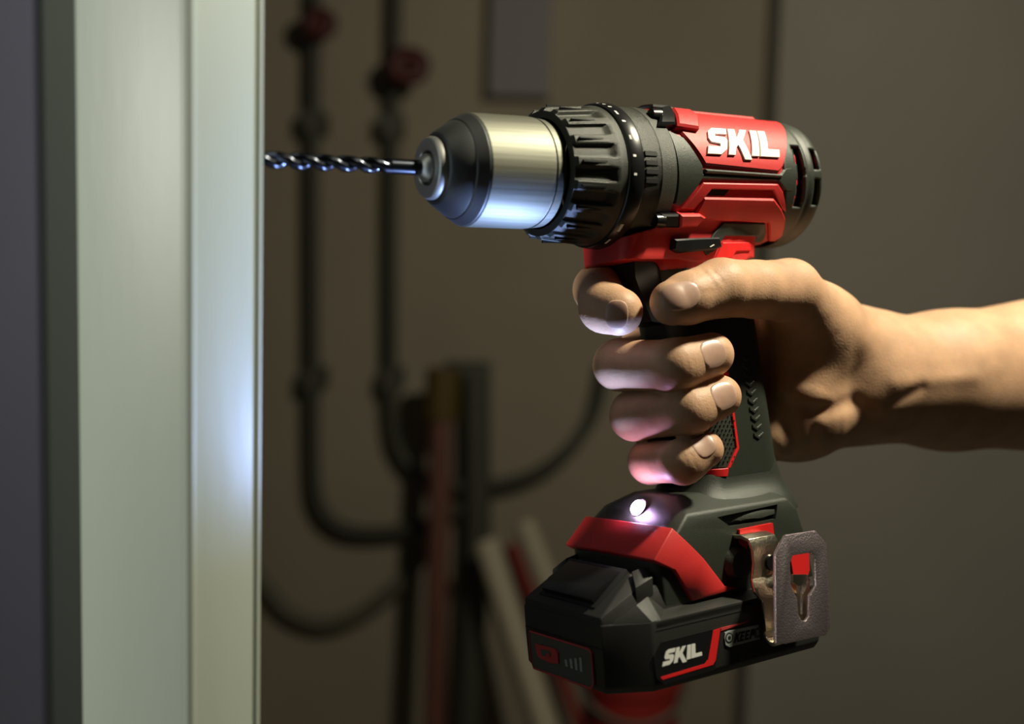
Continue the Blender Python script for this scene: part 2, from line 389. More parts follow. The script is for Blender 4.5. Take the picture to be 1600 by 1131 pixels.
pipe([(-0.435, 2.28, 2.044), (-0.435, 2.28, 1.771), (-0.434, 2.28, 1.437), (-0.431, 2.28, 1.136), (-0.428, 2.28, 0.855), (-0.413, 2.28, 0.756), (-0.356, 2.28, 0.706), (-0.257, 2.28, 0.703), (-0.145, 2.28, 0.732), (-0.083, 2.28, 0.779)],.014,'wall_pipe','dark pipe nearest the post, running down the wall and bending right at the bottom',[(-0.436, 2.28, 1.585), (-0.43, 2.28, 1.035)],[(-0.412, 2.26, 1.774)],.022)
pipe([(-0.264, 2.28, 2.049), (-0.265, 2.28, 1.776), (-0.266, 2.28, 1.442), (-0.262, 2.28, 1.14), (-0.259, 2.28, 0.973), (-0.239, 2.28, 0.882), (-0.175, 2.28, 0.822), (-0.07, 2.28, 0.808), (0.049, 2.28, 0.837), (0.131, 2.28, 0.899), (0.184, 2.28, 0.985), (0.205, 2.28, 1.098)],.014,'wall_pipe','dark pipe with red valve wheel, second from the post, curving right and up again',[(-0.27, 2.28, 1.582), (-0.26, 2.28, 1.04)],[(-0.227, 2.24, 1.69)],.03)
o=tube('hose',spline([(-0.658, 2.3, 0.7), (-0.551, 2.3, 0.58), (-0.486, 2.3, 0.508), (-0.407, 2.3, 0.481), (-0.328, 2.3, 0.505), (-0.243, 2.3, 0.574), (-0.18, 2.3, 0.653), (-0.133, 2.3, 0.744)],8),.017,M['pipe2']); tag(o,'thin grey hose hanging in a loop low on the back wall','hose')
def leaner(name,label,cat,path,r,m,top=None,topm=None):
    t=empty(name,loc=path[-1]); tag(t,label,cat); o=Vector(path[-1])
    P=[tuple(Vector(p)-o) for p in path]
    tube('pole',P,r,m,t,12)
    return t,P
def down(p,q,z=0.0):   # carry the line p->q on to the floor
    p=Vector(p); q=Vector(q); d=q-p; k=(z-q.z)/d.z; return [tuple(p),tuple(q),tuple(q+d*k)]
t,P=leaner('broom','upright reddish brown broom handle with a yellow grip leaning at the back wall','broom',down((-0.14, 2.12, 1.012),(-0.137, 2.05, 0.369),.06),.023,M['broom'])
tube('grip',[(P[0][0],P[0][1],P[0][2]-.03),(P[0][0]+.003,P[0][1],P[0][2]+.07)],.036,M['yellow'],t,12)
bm=bmesh.new(); q=P[-1]; box(bm,(q[0]-.09,q[1]-.02,-.055),(q[0]+.09,q[1]+.02,.02)); from_bm('brush_head',bm,M['broom'],t,None,scale=1,bevel=.01)
bm=bmesh.new(); x0,y0,z0=(-0.076, 2.27, 1.066); h0=empty('hand_truck',loc=(x0,y0,0)); tag(h0,'black upright steel frame with a short top bar beside the broom','hand truck')
tube('upright',[(0,0,z0+.0),(.012,-.02,z0-.35),(-.003,-.04,.0)],.029,M['pipe'],h0,12)
tube('top_bar',[(-.07,0,z0-.005),(.03,0,z0-.005)],.024,M['pipe'],h0,12)
bm.free(); bm=bmesh.new(); box(bm,(-.03,-.06,0),(.05,.05,.012)); from_bm('toe_plate',bm,M['pipe'],h0,None,scale=1,bevel=.003)
for lab,a,b,r in (('beige pole leaning at a slant, the one nearer the black upright',(-0.042, 2.1, 0.735),(0.084, 1.98, 0.407),.026),('beige pole leaning at a slant, the one behind the battery pack',(0.036, 2.15, 0.765),(0.204, 2.02, 0.393),.022)):
    leaner('leaning_pole',lab,'pole',down(a,b),r,M['beige'])
leaner('red_stake','thin dark red stake slanting between the two beige poles','stake',down((0.01, 2.12, 0.725),(0.157, 2.07, 0.369)),.012,M['bucket'])
def bucket():
    x,y,z=(0.188, 1.5, 0.672); t=empty('bucket',loc=(x,y,0)); tag(t,'red bucket standing on the floor under the battery pack','bucket')
    V=[];F=[];seg=32; rt=.073; zt=z+.045
    prof=[(0,0),(rt*.72,0),(rt*.98,zt-.02),(rt*1.06,zt-.02),(rt*1.06,zt),(rt*.95,zt),(rt*.69,.02),(0,.02)]
    for r,h in prof:
        for k in range(seg): V.append((r*math.cos(2*math.pi*k/seg),r*math.sin(2*math.pi*k/seg),h))
    for i in range(len(prof)-1):
        for k in range(seg): a=i*seg+k; b=i*seg+(k+1)%seg; F.append((a,b,b+seg,a+seg))
    from_arr('body',V,F,M['bucket'],t,40,1)
    tube('bail',[(rt*1.08*math.cos(a),-.01-.06*math.sin(a),zt-.01-.05*math.sin(a)) for a in np.linspace(0,math.pi,17)],.004,M['pipe'],t,6)
bucket()
bm=bmesh.new(); a=(-0.066, 2.35, 1.944); b=(0.064, 2.35, 1.652); box(bm,(a[0],2.28,b[2]),(b[0],2.349,a[2]))
tag(from_bm('wall_box',bm,M['bluebox'],None,None,scale=1,bevel=.006),'faint grey violet box mounted high on the back wall','box')

# ------------------------------------------------------------------ drill bit
def drill_bit():
    r=2.9; V=[];F=[];seg=28; x0=-104; x1=-52; pitch=17.5; n=120
    def sec(t,c):
        out=[]
        for k in range(seg):
            a=2*math.pi*k/seg
            f=abs(math.cos(a))**1.0      # two flutes
            rr=r*(1-.52*c*max(0,(1-abs(math.sin(a-0.0))**1.4*1.25)))
            rr=max(rr,r*.40)
            out.append((a,rr))
        return out
    for i in range(n+1):
        x=x0+(x1-x0)*i/n; tw=2*math.pi*(x-x0)/pitch; c=min(1,max(0,(x1-x)/5))
        for a,rr in sec(i,c): V.append((x,rr*math.cos(a+tw),rr*math.sin(a+tw)))
    for x in (x1+.1,-30):
        for k in range(seg): a=2*math.pi*k/seg; V.append((x,r*.97*math.cos(a),r*.97*math.sin(a)))
    m=n+3
    for i in range(m-1):
        for k in range(seg): a=i*seg+k; b=i*seg+(k+1)%seg; F.append((a,b,b+seg,a+seg))
    V.append((x0-2,0,0)); F+= [(k,(k+1)%seg,len(V)-1) for k in range(seg)]
    o=from_arr('drill_bit',V,F,M['bit'],None,40); o.matrix_world=TOOL
    tag(o,'dark twist drill bit running from the chuck into the post','drill bit')
drill_bit()

# ------------------------------------------------------------------ cordless drill
DR=empty('cordless_drill',TOOL); tag(DR,'red and black cordless drill with battery pack held in the hand','drill')
# chuck
ch=lathe('chuck',[(-21.5,20.9),(-21,21.2),(4,21.6),(6.2,21.4),(6.4,20.9),(7.2,20.9),(7.4,21.3),(11.5,20.9),(12,19),(12.2,0.01)],M['chuck'],DR,128,25)
lathe('chuck_cone',[(-34,12),(-33.6,13.2),(-32.5,14.2),(-30.6,15.4),(-26.6,18.0),(-26.2,18.1),(-25.8,18.6),(-22,20.8),(-21.4,20.9)],M['chuckdark'],ch,96,20)
lathe('chuck_collar',[(-33,11.6),(-35.6,11.6),(-36.9,11.0),(-37.2,10.4),(-37.2,6.9),(-36.8,6.5),(-31,6.2)],M['nose'],ch,96,25)
lathe('chuck_jaws',[(-33,5.4),(-37.6,5.2),(-38.6,4.6),(-39.8,3.4),(-40.1,2.6),(-34,2.9)],M['nose'],ch,48,25)
# clutch ring with finger grips
def grip(i,x,a):
    k=(a*18/(2*math.pi))%1; g=abs(k-.5)*2       # 0 centre of a flute
    t=min(1,max(0,(31-x)/2.5))*(1 if x>13.2 else .0)
    return -1.7*t*min(1,max(0,(.62-g)/.14))
prof=[(12.2,21.5),(12.6,24.3),(13.6,25.6)]+[(x,25.7+(x-14)*.1) for x in np.arange(14.5,33,1.2)]+[(33,27.5),(34.8,27.9),(35.2,27.5)]
cl=lathe('clutch_ring',prof,M['black'],DR,360,28,grip)
for k in range(18):
    a=2*math.pi*(k+.0)/18
    bm=bmesh.new(); box(bm,(15,-.35,25.0),(27,.35,26.9+.0)); bmesh.ops.rotate(bm,verts=bm.verts,matrix=Matrix.Rotation(a+math.radians(90),3,'X'))
    from_bm('grip_slot_shade',bm,M['dark'],cl,None)  # near-black bar on the surface, paints the shade of a thin slot
lathe('torque_scale_ring',[(35.1,27.4),(35.6,28.4),(36.4,28.9),(41,29.5),(41.8,29.3),(42.2,28)],M['gloss'],DR,128,30)
rg=None
TICK=[(58,.9,1.0),(47,.5,2.6),(36,.9,.9),(20,.5,1.9),(20,.5,-1.9),(5,.7,.9),(-9,.7,.9),(66,.8,.9),(75,.8,1.2),(-52,.7,2.2),(-55.5,.7,2.2),(-72,.45,3.6)]
for dg,w,l in TICK:
    bm=bmesh.new(); box(bm,(36.8,-abs(l)/2,28.7),(36.8+2*w,abs(l)/2,29.05+.12*w)); bmesh.ops.rotate(bm,verts=bm.verts,matrix=Matrix.Rotation(math.radians(dg-90)*-1,3,'X'))
    for v in bm.verts: v.co.y=-abs(v.co.y) if False else v.co.y
    bmesh.ops.rotate(bm,verts=bm.verts,matrix=Matrix.Rotation(0,3,'X'))
    o=from_bm('scale_mark',bm,M['white'],DR,None)
# gear housing
lathe('gear_housing',[(42,27),(42.4,27.9),(44,28.3),(50.5,28.5),(51.2,28.9),(58.6,28.6),(59.2,28.0),(59.3,26.5)],M['black'],DR,128,30)
for x,z in [(45.5, 3.9), (45.1, 0.3), (45.0, -3.1), (45.1, -6.5)]:
    a=math.atan2(z,math.sqrt(28.3**2-z*z))
    bm=bmesh.new(); box(bm,(43.2,-28.75,-.95),(49.2,-27.5,.95)); bmesh.ops.rotate(bm,verts=bm.verts,matrix=Matrix.Rotation(-a,3,'X')); from_bm('detent_shade',bm,M['dark'],DR,None,bevel=.1)  # slightly raised near-black box, paints the shade of a notch
# housings
V,F=nets(lambda p:np.maximum(np.maximum(hull(p),-41-p[...,2]),np.maximum(p[...,0]-127,-(p[...,0]-(58-np.clip((-p[...,2]-22)*4,0,30))))),(30,-30,-43),(129,30,30),.8)
from_arr('motor_housing',V,F,M['red'],DR,40)
lathe('dark_vent_liner',[(120,24.5),(138,24.0),(139,20),(139,.01)],M['dark'],DR,64)  # near-black liner added to paint the shade behind the rear vents
V,F=nets(lambda p:np.maximum(np.maximum(hull(p)-.25,p[...,2]+39),-136-p[...,2]),(50,-20,-138),(126,20,-37),.8)
hg=from_arr('handle_grip',V,F,M['rubber'],DR,40)
# draped panels
up=[(60.1, 26.8), (66.6, 12.4), (73.7, 0.9), (114.8, -0.3), (117.7, 2.0), (122.9, 10.3), (130.0, 21.9)]
top=[(136.5,34),(136.5,42.9)]
tf=[(62,42.9)]
drape('upper_shell',up+top+tf,M['red'],DR,h=1.3,bev=.7)
ridge=[(70,37.5),(126,37.5),(131,42.9),(70,42.9)]
drape('top_ridge',ridge,M['red'],DR,h=2.6,bev=.9)
drape('rubber_overmold',[(58.1, 16.0), (65.9, 12.3), (72.9, 0.4), (73.0, -2.2), (115.5, -1.4), (119.3, 2.1), (123.5, 2.3), (123.7, -8.0), (119.9, -8.2), (114.8, -4.1), (72.5, -5.0), (63.6, -15.9), (59.7, -15.0)],M['rubber'],DR,h=1.1,bev=.8)
drape('side_rib',[(73.2, -0.8), (116.3, -1.1), (116.2, -2.4), (73.1, -2.4)],M['rubber'],DR,h=2.0,bev=.6)
drape('vent_frame',[(72.8, -6.0), (114.5, -5.0), (118.0, -8.2), (123.3, -17.1), (118.9, -14.3), (112.2, -7.6), (77.8, -8.3), (70.7, -16.8), (64.6, -16.7)],M['red'],DR,h=1.3,bev=.5)
drape('vent_slot_shade',[(75.0, -11.0), (77.9, -8.7), (87.6, -8.4), (85.7, -10.8)],M['dark'],DR,h=.35,bev=0)  # flat near-black patch, paints the shade inside a vent opening
drape('lower_shell',[(74.1, -11.6), (113.1, -11.0), (119.6, -15.2), (124.4, -19.6), (129.3, -28.4), (128.7, -33.0), (124.8, -33.1), (115.4, -21.8), (88.0, -21.1), (78.5, -21.0), (71.8, -18.9)],M['red'],DR,h=1.7,bev=.7)
drape('lever_bezel',[(84.0, -25.5), (88.6, -20.6), (114.1, -20.0), (118.4, -22.8), (123.3, -26.4), (120.3, -26.4), (110.4, -25.6), (90.4, -26.2), (84.9, -32.3), (80.3, -34.2), (78.6, -32.3)],M['rubber'],DR,mode='side',h=1.0,bev=.4)
drape('red_accent',[(89.3, -28.8), (105.9, -28.3), (107.6, -29.2), (107.1, -31.9), (97.5, -32.4), (94.0, -35.4), (84.8, -35.5)],M['redglow'],DR,mode='side',h=.9,bev=.4)
drape('direction_switch',[(62.1, -27.7), (85.8, -26.8), (87.1, -30.7), (82.8, -32.1), (64.8, -33.3), (61.5, -31.8)],M['gloss'],DR,mode='side',h=3.0,bev=.7)
drape('switch_mark',[(79.7, -30.8), (81.8, -29.8), (82.4, -30.1), (80.2, -31.0)],M['white'],DR,mode='side',h=3.1,bev=0,mirror=False)
drape('screw_boss',[(63.2, 28.4), (73.8, 34.7), (66.4, 22.5), (62.6, 16.5), (53.6, 15.6)],M['gloss'],DR,h=3.6,bev=.8)
drape('boss_cover',[(69.9, 29.2), (79.3, 28.7), (79.2, 23.2), (74.0, 15.0), (62.9, 15.8), (66.7, 22.5)],M['red'],DR,h=3.8,bev=.8)
drape('screw_boss',[(53.3, -18.6), (61.8, -18.3), (63.6, -23.8), (55.6, -23.8)],M['gloss'],DR,h=3.4,bev=.7)
drape('boss_cover',[(62.5, -18.3), (73.2, -18.0), (76.4, -19.3), (72.8, -23.2), (63.9, -23.6)],M['red'],DR,h=3.6,bev=.7)
drape('gear_selector',[(66,35.5),(76,35.5),(78,42.9),(64,42.9)],M['gloss'],DR,h=3.6,bev=1.)
drape('selector_cap',[(76,38),(80,38),(80.5,42.9),(76,42.9)],M['rubber'],DR,h=3.4,bev=.6)
for p in [(55.8, -18.2, 20.4), (52.2, -20.3, -19.8)]:
    n=Vector((0,p[1],p[2])).normalized(); c=Vector(p)+n*1.6
    bm=bmesh.new(); bmesh.ops.create_cone(bm,cap_ends=True,segments=24,radius1=3.0,radius2=2.6,depth=4,matrix=Matrix.Translation((c.x+1,c.y,c.z))@Matrix.Rotation(math.radians(-90),4,'Y'))
    s=from_bm('screw',bm,M['gloss'],DR,30)
    bm=bmesh.new(); bmesh.ops.create_cone(bm,cap_ends=True,segments=6,radius1=1.3,radius2=1.3,depth=.4,matrix=Matrix.Translation((c.x-1.0,c.y,c.z))@Matrix.Rotation(math.radians(-90),4,'Y'))
    from_bm('socket_shade',bm,M['dark'],s,None)  # near-black hexagon on the head, paints the shade of the socket
# raised lettering
q=[(74.8, 5.0), (115.6, 5.6), (119.9, 18.4), (80.6, 17.4)]
for c,u0,w in WORD:
    drape('raised_letter',[quad(q,u0+w*a,b) for a,b in LETTERS[c]],M['white'],DR,h=2.1,bev=.1,step=4,mirror=False)
# rear cap
def rear_cap():
    seg=180; V=[];F=[]; prof=[(0,27.4)]+[(i,28.2) for i in np.linspace(.04,.60,14)]
    tail=[(139.5,28.1),(141.2,27.7),(142.6,26.9),(143.8,25.6),(144.8,23.9),(145.6,21.5),(146.1,18),(146.4,12),(146.4,5),(146.4,.01)]
    rows=[]
    for k in range(seg):
        a=2*math.pi*k/seg; ph=math.atan2(math.sin(a),math.cos(a)); e=min(abs(ph),math.pi-abs(ph))
        xb=118.6+13*min(1,(e/1.25)**2)
        col=[(xb-.3,27.0),(xb,28.0)]+[(xb+.5+(138.6-xb-.5)*t,28.25-.45*math.exp(-((xb+.5+(138.6-xb-.5)*t-133.2)/1.1)**2)) for t in np.linspace(0,1,26)]+tail
        rows.append(col)
    n=len(rows[0])
    for k,col in enumerate(rows):
        a=2*math.pi*k/seg
        for x,r in col: V.append((x,-r*math.cos(a),r*math.sin(a)))
    for k in range(seg):
        dg=2*k; dg=dg-360 if dg>180 else dg
        fold=dg if abs(dg)<=90 else (180-abs(dg))*(1 if dg>0 else -1)
        for i in range(n-1):
            x,r=rows[k][i]; x2=rows[k][i+1][0]; xm=(x+x2)/2
            if -32<fold<25 and 125.8<xm<131.2 and i>2: continue
            if -30<fold<24 and not(-6<fold<3) and 136.6<xm<141.0: continue
            a=k*n+i; b=((k+1)%seg)*n+i; F.append((a,a+1,b+1,b))
    me=bpy.data.meshes.new('rear_cap'); me.from_pydata((np.array(V)*MM).tolist(),[],F); bm=bmesh.new(); bm.from_mesh(me)
    bmesh.ops.recalc_face_normals(bm,faces=bm.faces); bm.to_mesh(me); bm.free()
    o=link('rear_cap',me,M['rubber'],DR,40); sm=o.modifiers.new('thickness','SOLIDIFY'); sm.thickness=.0019; sm.offset=-1
    for x,d in ((128.5,20),(138,19)):
        bm=bmesh.new(); bmesh.ops.create_uvsphere(bm,u_segments=12,v_segments=8,radius=1,matrix=Matrix.Translation((x,-24.6*math.cos(math.radians(d-5)),24.6*math.sin(math.radians(d-5))))@Matrix.Diagonal((1.3,1.3,3,1)))
        from_bm('inner_rib',bm,M['red'],o,60)
rear_cap()
# trigger
bm=bmesh.new(); prism(bm,[(50,-35),(66,-35),(68,-62),(57,-60),(53,-50),(50,-42)],-9,9); from_bm('trigger',bm,M['gloss'],DR,35,bevel=1.5,seg=3)
# handle side panel
fr=[(83.1, -82.1), (88.0, -82.3), (90.0, -100.3), (91.6, -114.7), (84.8, -125.7), (70.9, -124.2), (59.7, -111.7)]
drape('grip_inlay',[(83.5, -84.7), (86.7, -84.9), (88.5, -100.5), (89.8, -114.2), (84.1, -121.9), (75.9, -121.5), (72.8, -113.2), (73.9, -97.3)],M['black'],DR,mode='side',h=.6,bev=.2)
for a in ([(76.3, -122.1), (85.5, -122.3), (84.5, -125.7), (76.0, -125.0)],[(88.0, -82.9), (89.0, -82.9), (90.7, -100.4), (92.0, -114.7), (86.2, -122.4), (84.8, -122.2), (90.5, -114.3), (89.3, -100.3)],[(82.3, -82.0), (88.0, -82.3), (88.5, -84.8), (82.8, -84.4)]):
    drape('red_grip_line',a,M['redglow'],DR,mode='side',h=.9,bev=.15)
STUD=[(79.0, -100.3), (80.8, -100.4), (82.8, -100.6), (84.9, -100.8), (87.1, -100.9), (89.2, -101.1), (79.7, -102.2), (81.6, -102.4), (83.7, -102.5), (85.8, -102.7), (88.0, -102.9), (90.1, -103.0), (78.8, -104.0), (80.5, -104.1), (82.5, -104.3), (84.6, -104.4), (86.7, -104.6), (88.9, -104.8), (79.6, -105.9), (81.3, -106.0), (83.4, -106.2), (85.5, -106.4), (87.6, -106.6), (89.8, -106.7), (78.7, -107.7), (80.3, -107.8), (82.2, -108.0), (84.3, -108.1), (86.4, -108.3), (88.5, -108.5), (79.4, -109.6), (81.1, -109.7), (83.0, -109.9), (85.2, -110.1), (87.3, -110.3), (89.4, -110.4), (78.6, -111.4), (80.2, -111.5), (81.9, -111.6), (83.9, -111.8), (86.1, -112.0), (88.2, -112.2), (79.3, -113.3), (80.9, -113.4), (82.8, -113.6), (84.8, -113.8), (87.0, -114.0), (89.1, -114.2), (78.6, -115.1), (80.0, -115.2), (81.7, -115.3), (83.6, -115.5), (85.7, -115.7), (87.9, -115.9), (79.2, -117.0), (80.8, -117.1), (82.5, -117.3), (84.5, -117.4), (86.6, -117.6), (88.8, -117.9), (78.5, -118.8), (79.9, -118.9), (81.5, -119.0), (83.3, -119.2), (85.4, -119.4), (87.5, -119.6)]
bm=bmesh.new()
P,N=surf('side',[a for a,b in STUD],[b for a,b in STUD])
for p,n in zip(P,N): bmesh.ops.create_cone(bm,cap_ends=True,segments=4,radius1=.55,radius2=.25,depth=.6,matrix=Matrix.Translation(p+n*.85)@Vector(n).to_track_quat('Z','Y').to_matrix().to_4x4())
tag(from_bm('grip_studs',bm,M['rubber'],DR,None),kind='stuff')
ZZ=[(99.4, -77.5), (99.8, -81.2), (100.3, -84.9), (100.8, -88.6), (101.3, -92.3), (101.8, -96.0), (102.2, -99.7), (102.7, -103.3), (103.2, -107.1), (103.7, -110.8)]
for x,z in ZZ:
    drape('grip_ridge',[(x-2.6,z+1.6),(x,z+.2),(x+2.6,z+1.6),(x+2.6,z+.4),(x,z-1.2),(x-2.6,z+.4)],M['rubber'],DR,mode='side',h=.8,bev=.15,step=5)
bm=bmesh.new(); box(bm,(118.5,-5,-118),(121.5,5,-103)); from_bm('back_insert',bm,M['redglow'],DR,35,bevel=1)

# foot of the handle
def foot():
    pts=[]
    def ring(z,x0,x1,w,c):  # octagon-ish plan
        for s in (-1,1): pts.extend([(x0,s*(w-c*1.0),z),(x0+c*.55,s*w,z),(x1-c*.5,s*w,z),(x1,s*(w-c),z)])
    ring(-131,57,104,14,6); ring(-136.9,50.7,111.5,26.6,5); ring(-141.7,45.9,114.5,28,4)
    ring(-152.5,35.1,117.5,28.6,4); ring(-171,35.1,121.5,28.8,5)
    bm=hull_bm(pts); return from_bm('foot',bm,M['rubber'],DR,30,bevel=1.2,seg=3)
ft=foot()
V,F=nets(lambda p:np.maximum(smin(slab(p,-121,-145,97,95,23,30,16.5,20,11),rcyl(np.stack([p[...,2]+148,p[...,1]*.85,(p[...,0]-92)*.62],-1),-8,13,23.5,9),9),-143-p[...,2]),(40,-34,-145),(150,34,-112),.9)
from_arr('foot_neck',V,F,M['rubber'],ft,50)
bm=bmesh.new(); prism(bm,[(68.4, -139.7), (102.3, -138.7), (99.5, -144.4), (74.5, -144.3)],-36,-24.2); cut(ft,bm)
def red_band():
    A=(45.3,-27.2,-141.7);B=(50.9, -27.8, -147.4);Cc=(57.7, -28.4, -154.3);Dd=(67.3, -28.8, -166.5);E=(73.9, -28.9, -168.4);Ff=(50.2, -29.0, -169.4);G=(42.5, -28.8, -156.6);Hh=(34.4,-28.4,-152.6)
    mid=[(45.3,27.2,-141.7),(34.6,30.6,-152.4)]
    bm=bmesh.new(); v={k:bm.verts.new(p) for k,p in dict(A=A,B=B,C=Cc,D=Dd,E=E,F=Ff,G=G,H=Hh).items()}
    w={k:bm.verts.new((x.co.x,-x.co.y,x.co.z)) for k,x in v.items()}
    m0=bm.verts.new((45.3,0,-141.7)); m1=bm.verts.new((34.6,0,-152.4))
    for d in (v,w):
        bm.faces.new((d['A'],m0,m1,d['H'])); bm.faces.new((d['B'],d['A'],d['H'],d['G'])); bm.faces.new((d['C'],d['B'],d['G'])); bm.faces.new((d['C'],d['G'],d['F'],d['D'])); bm.faces.new((d['D'],d['F'],d['E']))
    bmesh.ops.recalc_face_normals(bm,faces=bm.faces)
    if sum(f.normal.z*f.calc_area() for f in bm.faces)<0: bmesh.ops.reverse_faces(bm,faces=bm.faces)
    o=from_bm('red_band',bm,M['red'],ft,20,recalc=False); sm=o.modifiers.new('thickness','SOLIDIFY'); sm.thickness=.0026; sm.offset=.45
    bv=o.modifiers.new('edge','BEVEL'); bv.width=.0005; bv.segments=2; bv.limit_method='ANGLE'; bv.angle_limit=math.radians(25)
red_band()
# LED in the front of the foot
n45=Vector((-1,0,1)).normalized(); c=Vector((51.6,0,-136.6))
bm=bmesh.new(); bmesh.ops.create_cone(bm,cap_ends=True,segments=28,radius1=4.6,radius2=4.0,depth=4,matrix=Matrix.Translation(c+Vector((.8,0,-.3)))@Vector((-.80,0,.6)).to_track_quat('Z','Y').to_matrix().to_4x4()); from_bm('lamp_rim',bm,M['black'],ft,30)
ln=Vector((-.80,0,.6))
bm=bmesh.new(); bmesh.ops.create_uvsphere(bm,u_segments=24,v_segments=12,radius=3.1,matrix=Matrix.Translation(c+ln*2.0)@ln.to_track_quat('Z','Y').to_matrix().to_4x4()@Matrix.Diagonal((1,1,.45,1)))
tag(from_bm('lamp_lens',bm,M['led'],ft,60),'glowing white work light lens')
lp=TOOL@((c+ln*4.2)*MM); lt=TOOL@(Vector((-80,0,-2))*MM)
sp=lamp('work_light_beam','SPOT',lp,lt,2.4,(.33,.50,1.0),.003,spot_size=math.radians(98),spot_blend=.95)

# ------------------------------------------------------------------ battery pack
def pack():
    pts=[]
    def ring(z,i):
        for s in (-1,1): pts.extend([(9+i,s*(26.5-i),z),(25+i*.5,s*(36-i),z),(112-i*.5,s*(36-i),z),(121-i,s*(29-i),z)])
    ring(-198.5,2.2); ring(-195.5,.3); ring(-184,0); ring(-172.3,0)
    bm=hull_bm(pts); return from_bm('battery_pack',bm,M['pack'],DR,30,bevel=.7)
bp=pack()
pts=[]
for s in (-1,1):
    pts+=[(9.2,s*26,-175),(9.4,s*26,-169.6),(25.0,s*27,-162.2),(28.4,s*20.5,-157.2),(36,s*20,-157.2),(34,s*27,-161.5),(37,s*27.5,-171.5),(110,s*27.5,-171.5),(110,s*27,-162),(110,s*24,-157),(110,s*28,-175),(24,s*30,-175)]
bm=hull_bm(pts); from_bm('pack_shoulder',bm,M['pack'],bp,25,bevel=.6)
for s in (-1,1):
    for q in ([(28.3, -22.0, -156.3), (34.6, -22.0, -155.1), (33.5, -28.0, -158.5), (25.0, -28.0, -161.2)],[(38.4, -22.0, -155.1), (41.3, -22.0, -155.1), (42.1, -28.0, -157.9), (37.6, -28.0, -158.9)]):
        bm=hull_bm([(x,-s*y*1.0,z+dz) for x,y,z in q for dz in (.5,-6)]); from_bm('shoulder_facet',bm,M['pack'],bp,20,bevel=.35)
# corner wedges of the ledge
for s in (-1,1):
    bm=hull_bm([(25.6,s*36,-172.2),(22.6,s*31,-166.2),(30.6,s*28,-164.6),(38,s*28,-170.2),(39,s*28,-172.4),(30,s*36,-172.4),(22,s*30,-173),(12,s*27.5,-172.5)])
    from_bm('ledge_wedge',bm,M['pack'],bp,20,bevel=.4)
for s in (-1,1):
    q=[(37.3, -27.5, -170.2), (27.0, -36.0, -172.3)]
    bm=hull_bm([(x,s*-y,z+dz) for x,y,z in (q[0],(110,-27.5,-169.7),(112,-36,-172.2),q[1]) for dz in (0,-3)]); from_bm('ledge',bm,M['pack'],bp,20,bevel=.3)
# release button in the sloping front; a near-black slab paints the recess shade
def slope_pt(u,v,h): # u along y, v up the slope from (9.4,-169.6) to (29,-155)
    d=Vector((19.6,0,14.6)); n=Vector((-14.6,0,19.6)).normalized(); p=Vector((9.4,0,-169.6))+d*v+n*h; return (p.x,u,p.z)
bm=hull_bm([slope_pt(u,v,h) for u in (-19,19) for v in (.14,.97) for h in (-3,.35)]); from_bm('release_recess_shade',bm,M['dark'],bp,30,bevel=.3)  # solid near-black slab, recess shade put into its colour
bm=hull_bm([slope_pt(u,v,h) for u in (-17.2,17.2) for v,h in ((.20,-2),(.20,2.6),(.42,3.2),(.9,.9),(.9,-2))]); from_bm('release_button',bm,M['gloss'],bp,25,bevel=.8)
# front charge panel
fp=lambda y,z,x=8.75:(x,y,z)
PAN=[(-20.3,-183.6),(-20.3,-194.4),(-18,-197.0),(21.0,-197.6+.3),(22.6,-195),(22.6,-182.6),(-18.6,-182.2)]
bm=bmesh.new(); a=[bm.verts.new((8.55,y,z)) for y,z in PAN]; b=[bm.verts.new((9.5,y,z)) for y,z in PAN]; bm.faces.new(a); bm.faces.new(b)
for i in range(len(a)): bm.faces.new((a[i],a[(i+1)%len(a)],b[(i+1)%len(a)],b[i]))
from_bm('charge_panel',bm,M['greyp'],bp,None,bevel=.15)
loop=[(8.5,y,z) for y,z in PAN]; V,F=tube_pts(loop+[loop[0]],.42,6); from_arr('panel_outline',V,F,M['redline'],bp,50)
def plate(name,poly,x0,x1,m,par):
    bm=bmesh.new(); a=[bm.verts.new((x0,y,z)) for y,z in poly]; b=[bm.verts.new((x1,y,z)) for y,z in poly]; bm.faces.new(a); bm.faces.new(b)
    for i in range(len(a)): bm.faces.new((a[i],a[(i+1)%len(a)],b[(i+1)%len(a)],b[i]))
    return from_bm(name,bm,m,par,None,bevel=.12)
plate('charge_button',[(17.8, -186.8), (4.0, -186.2), (1.9, -187.4), (1.9, -191.6), (7.4, -192.5), (15.6, -192.0), (17.3, -190.6)],7.9,9,M['redline'],bp)
plate('button_icon',[(14.2, -188.2), (11.9, -188.0), (7.7, -187.7), (6.5, -189.0), (8.0, -190.3), (13.1, -190.5)],7.7,8.2,M['greyp'],bp)
plate('button_arrow',[(10.3, -190.5), (8.5, -188.2), (7.1, -190.1)],7.55,8.0,M['redline'],bp)
BARS=[[(-1.9, -189.2), (-3.5, -189.1), (-3.9, -191.7), (-2.5, -191.8)], [(-5.4, -188.3), (-7.0, -188.1), (-7.4, -191.7), (-5.9, -191.9)], [(-8.7, -187.5), (-10.3, -187.4), (-10.5, -191.7), (-9.1, -191.8)], [(-12.0, -186.6), (-13.5, -186.5), (-13.7, -191.6), (-12.2, -191.8)]]
for b in BARS: plate('charge_bar',b,8.3,9,M['grey'],bp)
